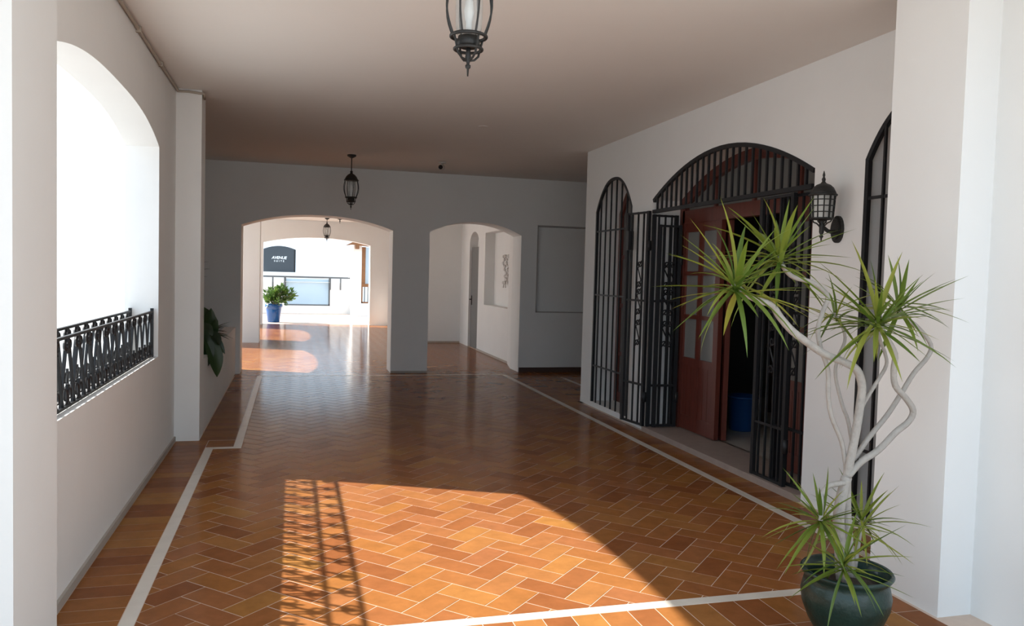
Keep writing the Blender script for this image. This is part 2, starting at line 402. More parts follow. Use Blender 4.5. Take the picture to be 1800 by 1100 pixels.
# ------------------------------------------------------------------ floor tiles
W = 0.1393
def clip(poly, x0, x1, y0, y1):
    def cl(p, f, inter):
        out = []
        for i in range(len(p)):
            a, b = p[i - 1], p[i]
            fa, fb = f(a), f(b)
            if fa >= 0: 
                if fb >= 0: out.append(b)
                else: out.append(inter(a, b, fa, fb))
            elif fb >= 0: out.append(inter(a, b, fa, fb)); out.append(b)
        return out
    it = lambda a, b, fa, fb: (a[0] + (b[0] - a[0]) * fa / (fa - fb), a[1] + (b[1] - a[1]) * fa / (fa - fb))
    for f in (lambda p: p[0] - x0, lambda p: x1 - p[0], lambda p: p[1] - y0, lambda p: y1 - p[1]):
        poly = cl(poly, f, it)
        if len(poly) < 3: return []
    return poly
def area(p): return abs(sum(p[i - 1][0] * p[i][1] - p[i][0] * p[i - 1][1] for i in range(len(p)))) / 2
def ctr(p): return (sum(q[0] for q in p) / len(p), sum(q[1] for q in p) / len(p))
def tile_mesh(mb, p, tilt=(0, 0), c=None):
    """tile slab with a small chamfer; polygon p in world x, y"""
    if area(p) < 1e-5: return 0
    s = sum(p[i - 1][0] * p[i][1] - p[i][0] * p[i - 1][1] for i in range(len(p)))
    if s < 0: p = p[::-1]
    cc = c or ctr(p); n = len(p); k0 = len(mb.f)
    inr = []
    for q in p:
        dx, dy = cc[0] - q[0], cc[1] - q[1]; l = math.hypot(dx, dy) or 1
        e = min(0.003, l * .3); inr.append((q[0] + dx / l * e, q[1] + dy / l * e))
    z = lambda q: tilt[0] * (q[0] - cc[0]) + tilt[1] * (q[1] - cc[1])
    vs_ = [(q[0], q[1], -0.012) for q in p] + [(q[0], q[1], -0.0006 + z(q)) for q in p] + [(q[0], q[1], z(q)) for q in inr]
    fs = [tuple(range(2 * n, 3 * n))]
    for i in range(n):
        j = (i + 1) % n
        fs += [(i, j, n + j, n + i), (n + i, n + j, 2 * n + j, 2 * n + i)]
    mb.add(vs_, fs); return len(mb.f) - k0
G2 = 0.0019
regA = (-0.64 + .001, 3.165, 3.445, 7.18); regB = (-0.41, 3.165, 7.18, 11.98)
regF = (-2.2, 3.66, 12.06, 23.6)
s2 = math.sqrt(.5)
def uv2xy(u, v):
    return (1.186 + (u + v) * s2, 3.858 + (-u + v) * s2)
tiles = []     # (polys, shared key or None, centre)
rng = random.Random(3)
for k in range(-160, 161):
    for m in range(-45, 46):
        for typ in (0, 1):
            if typ == 0: u0, u1, a0, a1 = k + 4 * m, k + 4 * m + 2, -(k + 1), -k
            else: u0, u1, a0, a1 = k + 4 * m + 2, k + 4 * m + 3, -(k + 1), -(k - 1)
            cx, cy = uv2xy((u0 + u1) / 2 * W, (a0 + a1) / 2 * W)
            if not (-2.6 < cx < 4.0 and 3.1 < cy < 23.9): continue
            poly = [uv2xy(u, v) for u, v in ((u0 * W + G2, a0 * W + G2), (u1 * W - G2, a0 * W + G2), (u1 * W - G2, a1 * W - G2), (u0 * W + G2, a1 * W - G2))]
            full = area(poly)
            ps = [q for q in (clip(poly, *r) for r in (regA, regB, regF)) if q and area(q) > 2e-4]
            if not ps: continue
            whole = len(ps) == 1 and abs(area(ps[0]) - full) < 1e-6
            tiles.append((ps, 'H' if whole and typ == 0 else 'V' if whole else None, (cx, cy)))
def border(x0, x1, y0, y1, along):          # a row of tiles, their length across the row
    s = x0 if along == 'x' else y0; e = x1 if along == 'x' else y1
    while s < e - 0.02:
        t = min(e, s + W)
        r = (s + G2, t - G2, y0 + G2, y1 - G2) if along == 'x' else (x0 + G2, x1 - G2, s + G2, t - G2)
        p = [(r[0], r[2]), (r[1], r[2]), (r[1], r[3]), (r[0], r[3])]
        tiles.append(([p], None, ctr(p))); s = t
border(-0.985, -0.708, 3.46, 7.55, 'y')
border(-0.885, -0.708, 3.09, 3.46, 'y')
border(-0.79, -0.478, 7.55, 12.3, 'y'); border(-0.708, -0.478, 7.26, 7.55, 'y')
border(3.238, 3.46, 3.46, 9.35, 'y'); border(3.238, 3.5, 9.35, 12.0, 'y')
border(-0.70, 2.94, 3.09, 3.372, 'x'); border(-0.70, 2.94, 2.81, 3.09, 'x'); border(-0.70, 2.94, 2.53, 2.81, 'x')
border(-0.47, 3.7, 12.06, 12.3, 'x')
for i in range(9): border(3.5 + i * .28, 3.78 + i * .28, 9.4, 12.3, 'y')
def parea(t):
    A = 0
    for p in t[0]:
        q = [pix((a, b, 0)) for a, b in p]
        if any(x is None for x in q): continue
        c = ctr(q)
        if -20 < c[0] < 1820 and 0 < c[1] < 1120: A += area(q)
    return A
tiles.sort(key=parea, reverse=True)
joint = MB(); joint.rnd = []
for i, (ps, key, c) in enumerate(tiles):
    ts = .0012 if i < 300 else .0004
    tilt = (rng.gauss(0, ts), rng.gauss(0, ts))
    if i < 300:
        mb = MB()
        if key:
            ang = -PI / 4 if key == 'H' else PI / 4
            def mk():
                b = MB(); w, h = W - G2, W / 2 - G2
                tile_mesh(b, [(-w, -h), (w, -h), (w, h), (-w, h)], c=(0, 0)); return b
            inst(floor, 'floor_tile', 'tile_whole', mk, TILE, Matrix.Translation((c[0], c[1], 0)) @ Matrix.Rotation(tilt[0], 4, 'X') @ Matrix.Rotation(tilt[1], 4, 'Y') @ Matrix.Rotation(ang, 4, 'Z'))
        else:
            for p in ps: tile_mesh(mb, p, tilt)
            mb.rnd = [rng.random()] * len(mb.f)
            mb.build('floor_tile', TILE, floor)
    else:
        r = rng.random()
        for p in ps: joint.rnd += [r] * tile_mesh(joint, p, tilt)
o = joint.build('floor_tiles', TILE, floor); o['kind'] = 'stuff'
def strip(pts):
    mb = MB(); p = list(pts)
    tile_mesh(mb, p); mb.rnd = None
    mb.build('marble_strip', MARBLE, floor)
def strip_run(x0, x1, y0, y1, step=0.95):
    if (x1 - x0) > (y1 - y0):
        n = max(1, round((x1 - x0) / step))
        for i in range(n):
            a = x0 + (x1 - x0) * i / n; b = x0 + (x1 - x0) * (i + 1) / n; strip([(a + .001, y0), (b - .001, y0), (b - .001, y1), (a + .001, y1)])
    else:
        n = max(1, round((y1 - y0) / step))
        for i in range(n):
            a = y0 + (y1 - y0) * i / n; b = y0 + (y1 - y0) * (i + 1) / n; strip([(x0, a + .001), (x1, a + .001), (x1, b - .001), (x0, b - .001)])
strip_run(-0.706, -0.642, 3.44, 7.255); strip_run(-0.642, -0.412, 7.183, 7.255)
strip_run(-0.476, -0.412, 7.257, 11.99)
strip_run(-0.706, 2.94, 3.374, 3.441); strip_run(3.168, 3.236, 3.44, 11.99)
strip_run(-0.476, 3.236, 11.99, 12.055)
strip_run(4.0, 4.06, 9.42, 11.6)

# ------------------------------------------------------------------ left railings
def scroll_mesh():
    """C scroll pair standing on z = 0, about 0.09 wide (along y), 0.10 high"""
    mb = MB()
    for s in (-1, 1):
        pts = []
        for i in range(15):
            a = -PI * 0.5 + i / 14 * PI * 1.9; r = 0.033 - 0.018 * i / 14
            pts.append((0, s * (0.036 - math.cos(a) * r * .95), 0.05 + math.sin(a) * r * 1.35))
        mb.tube(pts, 0.0065, 4)
    mb.box((-.006, -.007, 0), (.006, .007, .105))
    return mb
def block_mesh():
    mb = MB()
    for s in (-1, 1):
        pts = []
        for i in range(12):
            a = PI * 0.5 + i / 11 * PI * 1.8; r = 0.027 - 0.013 * i / 11
            pts.append((0, s * (0.028 - math.cos(a) * r), -0.032 + math.sin(a) * r))
        mb.tube(pts, 0.008, 4)
    mb.box((-.007, -.03, -.07), (.007, .03, -.05)); mb.box((-.006, -.008, -.07), (.006, .008, 0))
    return mb
def railing(x, label):
    y0, y1 = LA + 0.01, LB - 0.01; n = 14; u = (y1 - y0) / n
    t = thing('iron_railing', (x, (y0 + y1) / 2, 0.85), label, 'railing', 'railings in the left arch')
    MB().box((x - .009, y0, 1.192), (x + .009, y1, 1.206)).build('top_rail', IRON, t)
    MB().box((x - .009, y0, .858), (x + .009, y1, .872)).build('bottom_rail', IRON, t)
    for y in (y0 + .012, y1 - .012): bar(t, 'end_post', (x, y, .85), (x, y, 1.225), .022)
    for i in range(n):
        yc = y0 + (i + .5) * u
        inst(t, 'scroll', 'rail_scroll', scroll_mesh, IRON, Matrix.Translation((x, yc, .866)))
        inst(t, 'top_ornament', 'rail_block', block_mesh, IRON, Matrix.Translation((x, yc, 1.19)))
        for s in (-1, 1):
            bar(t, 'baluster', (x + s * .004, yc + s * .018, 1.125), (x + s * .004, yc + s * u * .52, .87), .012)
    return t
railing(-1.042, 'black wrought-iron railing along the inner edge of the left arch sill')
railing(-1.196, 'black wrought-iron railing along the outer edge of the left arch sill')

# ------------------------------------------------------------------ arch grilles in the right wall
def grille_bars(t, a, b, zb, fn, x, n, name='bar', w=.016, edge=.0):
    for i in range(1, n):
        s = a + (b - a) * i / n
        bar(t, name, (x, s, zb), (x, s, fn(s) - .01), w)
def arch_frame(fn, a, b, x, w, d, zb=None, n=30, drop=0):
    """flat bar that follows the arch, with straight legs down to zb"""
    mb = MB(); c = (a + b) / 2; pts = []
    if zb is not None: pts.append((a, zb))
    for i in range(n + 1):
        s = a + (b - a) * (1 - math.cos(PI * i / n)) / 2; pts.append((s, fn(s)))
    if zb is not None: pts.append((b, zb))
    m = len(pts); inn = []
    for i, (s, z) in enumerate(pts):
        p, q = pts[max(0, i - 1)], pts[min(m - 1, i + 1)]
        if zb is not None and i in (1, m - 2): nx, nz = (1 if i == 1 else -1), -.6
        else:
            dx, dz = q[0] - p[0], q[1] - p[1]; l = math.hypot(dx, dz); nx, nz = dz / l, -dx / l
        inn.append((s + nx * w, z + nz * w))
    vs_ = []
    for (s, z), (s2_, z2_) in zip(pts, inn): vs_ += [(x, s, z), (x + d, s, z), (x, s2_, z2_), (x + d, s2_, z2_)]
    fs = []
    for i in range(m - 1):
        k = 4 * i; fs += [(k, k + 4, k + 6, k + 2), (k + 1, k + 3, k + 7, k + 5), (k, k + 1, k + 5, k + 4), (k + 2, k + 6, k + 7, k + 3)]
    fs += [(0, 2, 3, 1), (4 * m - 4, 4 * m - 3, 4 * m - 1, 4 * m - 2)]
    return mb.add(vs_, fs)
def side_grille(a, b, fn, label, n):
    x = 3.505
    t = thing('window_grille', (x, (a + b) / 2, .06), label, 'grille', 'iron grilles in the side arches')
    arch_frame(fn, a + .004, b - .004, x - .01, .03, .03, .06).build('frame', IRON, t)
    grille_bars(t, a, b, .06, fn, x, n)
    for z in (.5, 1.35, 2.1): MB().box((x - .004, a + .02, z - .01), (x + .004, b - .02, z + .01)).build('cross_bar', IRON, t)
    return t
side_grille(SA, SB, small_arch, 'tall narrow arched iron grille left of the gateway', 7)
side_grille(TA, TB, near_arch, 'arched iron grille half hidden behind the near right pier', 5)
def arch_window(a, b, fn, name):
    x = 3.80
    st = struct(name, arch_frame(fn, a, b, x, .075, .06, .06), WOOD, 'arched wooden window')
    c = (a + b) / 2
    top = fn(c)
    MB().box((x + .01, c - .05, .06), (x + .05, c + .05, top - .04)).build('mullion', WOOD, st)
    for z in (.06, .62, 1.2, 1.78): MB().box((x + .012, a + .05, z), (x + .048, b - .05, z + (.12 if z == .06 else .05))).build('glazing_bar', WOOD, st)
    pts = [(x + .03, a + .03, .1)] + [(x + .03, s, fn(s) - .03) for s in [a + .03 + (b - a - .06) * i / 16 for i in range(17)]] + [(x + .03, b - .03, .1)]
    MB().prism(pts, (.006, 0, 0)).build('pane', PANE, st)
arch_window(SA, SB, small_arch, 'window_1'); arch_window(TA, TB, near_arch, 'window_2')

# fixed grille over the gate
t = thing('fanlight_grille', (3.505, (DA + DB) / 2, 2.19), 'fixed arched iron grille over the open gateway', 'grille')
arch_frame(door_arch, DA + .004, DB - .004, 3.495, .035, .03).build('frame', IRON, t)
MB().box((3.49, DA + .02, 2.215), (3.52, DB - .02, 2.25)).build('bottom_rail', IRON, t)
for i in range(1, 26):
    s = DA + (DB - DA) * i / 26
    bar(t, 'bar', (3.505, s, 2.25), (3.505, s, door_arch(s) - .02), .018)

# gate leaves
def s_scroll():
    mb = MB()
    for k in (-1, 1):
        pts = []
        for i in range(18):
            a = i / 17 * PI * 2.4; r = .045 * (1 - i / 22)
            pts.append((k * (.0 + r * math.sin(a)) , 0, k * (.11 + r * math.cos(a) - .0)))
        pts = [(0, 0, 0)] + [(k * -.03, 0, k * .06)] + pts[2:]
        mb.tube(pts, .0075, 4)
    return mb
def gate_leaf(p0, p1, z0, z1, label, nb=4, lock=False):
    p0 = Vector((*p0, 0)); p1 = Vector((*p1, 0)); d = (p1 - p0); L = d.length; d /= L; nrm = Vector((-d.y, d.x, 0))
    t = thing('gate_leaf', (p0.x, p0.y, z0), label, 'gate', 'folding iron gate leaves')
    def pp(s, z): return p0 + d * s + Vector((0, 0, z))
    up = tuple(nrm)
    for s in (.018, L - .018): bar(t, 'stile', pp(s, z0), pp(s, z1), .036, .03, up=up)
    for z, h in ((z0 + .012, .024), (z0 + .42, .022), (z1 - .012, .024), (z0 + 1.28, .016)): bar(t, 'rail', pp(0.02, z), pp(L - .02, z), .02, h, up=up)
    for i in range(1, nb): bar(t, 'bar', pp(L * i / nb, z0), pp(L * i / nb, z1), .015, up=up)
    rot = Matrix((d, nrm, Vector((0, 0, 1)))).transposed().to_4x4()
    for s in (L * .5 + L * .5 / nb if nb % 2 == 0 else L * .5,):
        for z in (1.00, 1.32, 1.60):
            inst(t, 'scroll', 'gate_scroll', s_scroll, IRON, Matrix.Translation(pp(s, z)) @ rot)
    for z in (z0 + .3, z1 - .35):
        MB().tube([pp(L, z - .05), pp(L, z + .05)], .022, 8).build('hinge', IRON, t)
    if lock:
        c = pp(.05, 1.95)
        MB().box((c.x - .03, c.y - .04, c.z - .1), (c.x + .03, c.y + .04, c.z + .1)).build('lock_box', IRON, t)
    return t
gate_leaf((3.40, 7.83), (3.465, 7.42),   .05, 2.24, 'open folded gate leaf standing out beside the narrow arched grille', 4, True)
gate_leaf((3.49, 7.405), (3.77, 7.40), .05, 2.205, 'gate leaf folded against the far jamb beside the wooden door', 4)
gate_leaf((3.52, 7.33), (3.775, 7.325), .06, 2.10, 'innermost leaf of the folded gate stack at the far jamb', 4)
gate_leaf((3.50, 5.48), (3.50, 5.05), .05, 2.205, 'gate leaf behind the spiky plant on the wall-lamp side', 5, False)
gate_leaf((3.55, 5.28), (3.57, 4.88), .05, 2.205, 'gate leaf folded against the near jamb under the wall lamp', 5)

# ------------------------------------------------------------------ wooden doorway
DX = 3.84
dw = struct('door_2', arch_frame(door_arch, DA, DB, DX - .03, .10, .09, .05), WOOD, 'red-brown arched wooden door frame')
MB().box((DX - .03, DA + .06, 2.12), (DX + .05, DB - .06, 2.25)).build('lintel', WOOD, dw)
pts = [(DX + .02, DA + .06, 2.24)] + [(DX + .02, s, door_arch(s) - .05) for s in [DA + .06 + (DB - DA - .12) * i / 22 for i in range(23)]] + [(DX + .02, DB - .06, 2.24)]
MB().prism(pts, (.006, 0, 0)).build('fanlight_pane', PANE, dw)
for s in (DA + .65, DA + 1.3, DA + 1.95): MB().box((DX - .005, s - .02, 2.24), (DX + .045, s + .02, door_arch(s) - .04)).build('fanlight_bar', WOOD, dw)
def wood_leaf(p0, p1, label):
    p0 = Vector((*p0, 0)); p1 = Vector((*p1, 0)); d = p1 - p0; L = d.length; d /= L; n = Vector((-d.y, d.x, 0))
    z0, z1 = .06, 2.12
    t = thing('wooden_door_leaf', (p0.x, p0.y, z0), label, 'door', 'glazed wooden door leaves')
    def slab(name, a, b, za, zb, th, mat):
        q = [p0 + d * a - n * th / 2, p0 + d * b - n * th / 2, p0 + d * b + n * th / 2, p0 + d * a + n * th / 2]
        return MB().prism([(v.x, v.y, za) for v in q], (0, 0, zb - za)).build(name, mat, t)
    st = .085; mid = L / 2
    for a, b in ((0, st), (L - st, L), (mid - .035, mid + .035)): slab('stile', a, b, z0, z1, .045, WOOD)
    rows = [.78, 1.20, 1.62, 2.03]
    for za, zb in ((z0, .20), (.70, .78), (1.17, 1.21), (1.60, 1.64), (2.03, z1)):
        slab('rail', st, mid - .035, za, zb, .042, WOOD); slab('rail', mid + .035, L - st, za, zb, .042, WOOD)
    for a, b in ((st, mid - .035), (mid + .035, L - st)):
        for i in range(3): slab('pane', a, b, rows[i], rows[i + 1], .006, PANE)
        k = 3; w = (b - a) / k
        for i in range(k): slab('panel_board', a + w * i + .003, a + w * (i + 1) - .003, .19, .71, .026, WOOD)
    return t
wood_leaf((DX, 7.38), (DX, 6.62), 'closed glazed wooden door leaf beside the folded gate')
wood_leaf((DX + .07, 6.60), (DX + .25, 7.28), 'wooden door leaf swung open into the dim room')
wood_leaf((DX, 4.90), (DX, 5.62), 'glazed wooden door leaf behind the near gate leaves')
# inside the room
b = P_x(1300, 752, 4.6)
t = thing('blue_bin', (4.42, 7.12, .05), 'blue plastic bin standing in the dim room', 'bin')
MB().lathe([(.125, 0), (.13, .01), (.155, .33), (.162, .335), (.162, .35), (.15, .35), (.12, .02)], (4.42, 7.12, .05), 24).build('body', BLUE, t)
MB().tube([(4.42 + .163 * math.cos(a), 7.12 + .163 * math.sin(a), .05 + .34) for a in [i * 2 * PI / 24 for i in range(24)]], .012, 6, closed=True).build('rim', BLUE, t)
t = thing('side_table', (5.9, 7.6, .05), 'dark wooden table at the back of the dim room', 'table')
MB().box((5.3, 7.2, .80), (6.6, 8.1, .84)).build('table_top', TABLE, t)
for x in (5.36, 6.54):
    for y in (7.26, 8.04): bar(t, 'leg', (x, y, .05), (x, y, .80), .05, mat=TABLE)

# ------------------------------------------------------------------ hanging lanterns
def lantern(x, y, ztop, tip, label):
    t = thing('hanging_lantern', (x, y, tip), label, 'lantern', 'hanging iron lanterns down the gallery')
    c = (x, y, tip)
    top = ztop - tip
    MB().lathe([(.012, top - .045), (.03, top - .035), (.058, top - .02), (.06, top)], c, 20).build('canopy', IRON_LAMP, t)
    MB().tube([(x, y, tip + .49), (x, y, tip + top - .03)], .007, 8).build('rod', IRON_LAMP, t)
    cap = MB().lathe([(.094, .385), (.098, .395), (.085, .41), (.070, .44), (.045, .468), (.022, .48), (.014, .495), (.02, .505), (.01, .52)], c, 24)
    cap = cap.build('cap', IRON_LAMP, t)
    for i in range(8):
        a = i * PI / 4 + .2
        pts = []
        for k in range(9):
            f = k / 8; r = .072 + (.088 - .072) * f + .022 * math.sin(PI * min(1, f * 1.05)); pts.append((x + r * math.cos(a), y + r * math.sin(a), tip + .17 + .22 * f))
        MB().tube(pts, .0045, 5).build('cage_bar', IRON_LAMP, t)
    MB().lathe([(.050, .165), (.055, .2), (.058, .28), (.055, .385)], c, 20, caps=False).build('glass', LAMPGLASS, t)
    MB().lathe([(.012, .16), (.013, .23), (.017, .235), (.022, .27), (.016, .31), (.003, .34)], c, 12).build('bulb', BULB, t)
    for nm, r, z, h in (('upper_ring', .074, .165, .008), ('lower_ring', .058, .112, .007)):
        MB().tube([(x + r * math.cos(a), y + r * math.sin(a), tip + z) for a in [i * PI / 12 for i in range(24)]], h, 6, closed=True).build(nm, IRON_LAMP, t)
    MB().lathe([(.035, .118), (.05, .13), (.044, .165), (.02, .17)], c, 20).build('socket_cup', IRON_LAMP, t)
    for i in range(4):
        a = i * PI / 2 + .4
        MB().tube([(x + r * math.cos(a), y + r * math.sin(a), tip + z) for r, z in ((.073, .165), (.066, .14), (.058, .112), (.052, .09), (.033, .073), (.008, .066))], .005, 5).build('basket_arm', IRON_LAMP, t)
    MB().lathe([(.003, 0), (.005, .03), (.011, .035), (.012, .045), (.006, .05), (.01, .066), (.014, .072), (.01, .1), (.01, .118)], c, 12).build('finial', IRON_LAMP, t)
    return t
lantern(0.70, 3.34, CZ, 2.385, 'large iron lantern hanging nearest, cut off by the picture top')
lantern(0.735, 10.9, CZ, 2.37, 'iron lantern hanging in front of the shaded double-arched wall')
lantern(0.775, 14.2, CZB, 2.375, 'lantern behind the shaded wall, only its tip showing under the left arch')
lantern(0.86, 21.9, CZB, 2.32, 'small far lantern hanging before the sunlit far arch')

# ------------------------------------------------------------------ wall lantern
bx, by = 3.345, 4.53
t = thing('wall_lantern', (3.5, by, 1.92), 'iron wall lantern with grid cage to the right of the gateway', 'lantern')
pl = MB()
n = 20; ring = [(.055 * math.cos(i * 2 * PI / n), .09 * math.sin(i * 2 * PI / n)) for i in range(n)]
pl.prism([(3.5, by + .03 + a, 1.915 + b_) for a, b_ in ring], (-.022, 0, 0))
pl.prism([(3.48, by + .03 + a * .75, 1.915 + b_ * .75) for a, b_ in ring], (-.015, 0, 0)).build('backplate', IRON_LAMP, t)
MB().tube([(3.48, by + .03, 1.90), (3.44, by + .02, 1.895), (3.40, by + .01, 1.90), (3.36, by, 1.92), (bx, by, 1.93)], .013, 8).build('arm', IRON_LAMP, t)
c = (bx, by, 0)
MB().lathe([(.003, 1.825), (.006, 1.85), (.014, 1.86), (.008, 1.872), (.016, 1.89), (.016, 1.92), (.024, 1.935), (.012, 1.95), (.03, 1.972), (.068, 1.978)], c, 16).build('lower_finial', IRON_LAMP, t)
for i in range(4):
    a = i * PI / 2 + .5
    MB().tube([(bx + r * math.cos(a), by + r * math.sin(a), z) for r, z in ((.066, 1.975), (.058, 1.958), (.035, 1.948), (.018, 1.93))], .005, 5).build('scroll_arm', IRON_LAMP, t)
MB().lathe([(.066, 1.98), (.075, 2.125)], c, 20, caps=False).build('glass', WALLLAMPGLASS, t)
for i in range(12):
    a = i * PI / 6
    MB().tube([(bx + .068 * math.cos(a), by + .068 * math.sin(a), 1.975), (bx + .078 * math.cos(a), by + .078 * math.sin(a), 2.13)], .0045 if i % 3 else .007, 5).build('cage_bar', IRON_LAMP, t)
for z, r, h in ((1.978, .07, .006), (2.02, .072, .0035), (2.06, .0745, .0035), (2.10, .077, .0035), (2.132, .084, .008)):
    MB().tube([(bx + r * math.cos(a), by + r * math.sin(a), z) for a in [i * PI / 12 for i in range(24)]], h, 6, closed=True).build('ring', IRON_LAMP, t)
MB().lathe([(.086, 2.132), (.08, 2.15), (.065, 2.18), (.045, 2.198), (.02, 2.208), (.01, 2.22), (.013, 2.235), (.006, 2.25), (.009, 2.262), (.002, 2.29)], c, 20).build('cap', IRON_LAMP, t)

# ------------------------------------------------------------------ security camera, conduit
t = thing('security_camera', (1.95, 10.95, CZ), 'small white security camera under the ceiling by the middle pier', 'camera')
MB().lathe([(.05, -.02), (.055, 0)], (1.98, 11.02, CZ), 16).build('mount', CAMBODY, t)
MB().tube([(1.98, 11.02, CZ - .02), (1.97, 11.0, CZ - .06)], .014, 8).build('bracket', CAMBODY, t)
dirv = Vector((-.35, -.93, -.1)).normalized(); c0 = Vector((1.98, 11.02, CZ - .075))
bd = MB().tube([c0 - dirv * .04, c0 + dirv * .12], .036, 16).build('body', CAMBODY, t)
MB().tube([c0 + dirv * .119, c0 + dirv * .125], .03, 16).build('lens', CAMLENS, bd)
t = thing('ceiling_conduit', (-.98, 5.5, CZ - .03), 'pale painted cable clipped along the top of the left wall', 'cable')
pts = [(-.985, 3.5, CZ - .02), (-.985, 4.5, CZ - .026), (-.985, 5.5, CZ - .02), (-.985, 6.5, CZ - .028), (-.985, 7.5, CZ - .02), (-.985, 7.535, CZ - .025), (-.9, 7.535, CZ - .022), (-.80, 7.535, CZ - .03), (-.775, 7.545, CZ - .03), (-.775, 7.62, CZ - .06)]
MB().tube(pts, .012, 6).build('cable', CABLE, t)
for p in ((-.985, 4.9), (-.985, 5.7), (-.985, 6.6)): MB().box((p[0] - .016, p[1] - .012, CZ - .042), (p[0] + .016, p[1] + .012, CZ - .005)).build('clip', CABLE, t)
tag(MB().lathe([(.045, -.004), (.05, -.002), (.05, 0)], (1.9, 8.2, CZ), 20).build('ceiling_cover_plate', CEIL), 'small round cover plate flush on the ceiling', 'cover plate')

# ------------------------------------------------------------------ potted dracaena
PY = 2.92
pc = Vector((2.362, PY, 0))
dr = thing('potted_dracaena', pc, 'tall dracaena with twisting pale stems in a green glazed pot', 'potted plant')
MB().lathe([(.10, 0), (.115, .01), (.155, .08), (.182, .15), (.188, .2), (.178, .245), (.168, .265), (.186, .282), (.194, .296), (.188, .306), (.172, .30), (.16, .262), (.155, .22)], pc, 40, caps=False).build('pot', GREENGLAZE, dr)
MB().lathe([(.004, .0), (.11, .0), (.108, .012), (.004, .012)], pc, 24).build('pot_base', GREENGLAZE, dr)
MB().lathe([(.162, .235), (.1, .25), (.004, .262)], pc, 24).build('soil', SOIL, dr)
def stem(pts, y0, y1, r0, r1, sub=4):
    P = [P_y(px, py, y0 + (y1 - y0) * i / (len(pts) - 1)) for i, (px, py) in enumerate(pts)]
    Q = []
    for i in range(len(P) - 1):
        a, b_, c_, d_ = P[max(0, i - 1)], P[i], P[i + 1], P[min(len(P) - 1, i + 2)]
        for k in range(sub):
            f = k / sub
            Q.append(.5 * ((2 * b_) + (c_ - a) * f + (2 * a - 5 * b_ + 4 * c_ - d_) * f * f + (3 * b_ - a - 3 * c_ + d_) * f ** 3))
    Q.append(P[-1]); m = len(Q)
    MB().tube(Q, [r0 + (r1 - r0) * i / (m - 1) for i in range(m)], 8).build('stem', STEM, dr)
    return Q[-1], (Q[-1] - Q[-3]).normalized()
trunk = [(1480, 1018), (1476, 950), (1474, 910), (1478, 880), (1488, 838)]
stem(trunk, PY, 2.92, .026, .024)
stem([(1496, 1015), (1492, 960), (1488, 900), (1488, 838)], PY + .03, 2.93, .022, .02)
heads = []
heads.append(stem([(1488, 842), (1496, 802), (1505, 756), (1512, 710), (1515, 677), (1506, 650), (1485, 637), (1449, 622), (1421, 603), (1393, 582), (1371, 557), (1357, 536), (1332, 527), (1302, 511), (1290, 497)], 2.92, 2.74, .020, .013) + (46, .33))
heads.append(stem([(1487, 835), (1486, 814), (1479, 775), (1462, 733), (1456, 695), (1455, 649), (1442, 610), (1438, 578), (1446, 548), (1455, 522), (1440, 504), (1421, 494), (1395, 487), (1379, 472), (1367, 450)], 2.93, 2.90, .010, .010) + (44, .32))
heads.append(stem([(1490, 838), (1513, 812), (1544, 791), (1574, 760), (1597, 741), (1605, 722), (1594, 702), (1574, 678), (1571, 650), (1573, 622), (1556, 590), (1540, 562)], 2.91, 2.78, .015, .012) + (46, .32))
heads.append(stem([(1500, 808), (1509, 795), (1528, 768), (1559, 730), (1582, 695), (1606, 656), (1630, 628), (1636, 605), (1613, 575), (1591, 557), (1577, 533)], 2.93, 2.96, .012, .009) + (30, .28))
heads.append(stem([(1499, 785), (1496, 768), (1490, 737), (1481, 713), (1469, 663), (1472, 631), (1485, 600), (1481, 575), (1466, 550)], 2.94, 3.02, .009, .007) + (16, .22))
stem([(1514, 720), (1520, 706), (1542, 670), (1558, 642), (1556, 622), (1548, 600), (1542, 575)], 2.91, 2.84, .009, .007)
heads.append(stem([(1488, 848), (1479, 849), (1456, 854), (1446, 867), (1444, 886), (1442, 915)], 2.92, 2.84, .013, .010) + (34, .27))
heads.append((P_y(1485, 985, 2.74), Vector((0, -.3, 1)).normalized(), 34, .27))
heads.append((P_y(1514, 912, 3.02), Vector((.2, 0, 1)).normalized(), 34, .27))
stem([(1485, 1030), (1485, 1008), (1485, 990)], 2.84, 2.75, .011, .01)
stem([(1502, 1000), (1508, 960), (1514, 915)], 2.99, 3.02, .011, .01)
def leaf_mesh(bend, wid):
    def f():
        mb = MB(); vs_ = []; n = 6
        for i in range(n + 1):
            f_ = i / n
            w = wid * (0.55 + 0.9 * f_ if f_ < .35 else 0.865 * (1 - ((f_ - .35) / .65) ** 1.6) + .0)
            a = bend * f_
            x = f_ if bend == 0 else math.sin(a) / bend
            z = 0 if bend == 0 else -(1 - math.cos(a)) / bend
            for s in (-1, 0, 1): vs_.append((x, s * w, z + (abs(s) * w * .45)))
        fs = []
        for i in range(n):
            k = 3 * i; fs += [(k, k + 3, k + 4, k + 1), (k + 1, k + 4, k + 5, k + 2)]
        return mb.add(vs_, fs, True)
    return f
lr = random.Random(11)
total = sum(h[2] for h in heads)
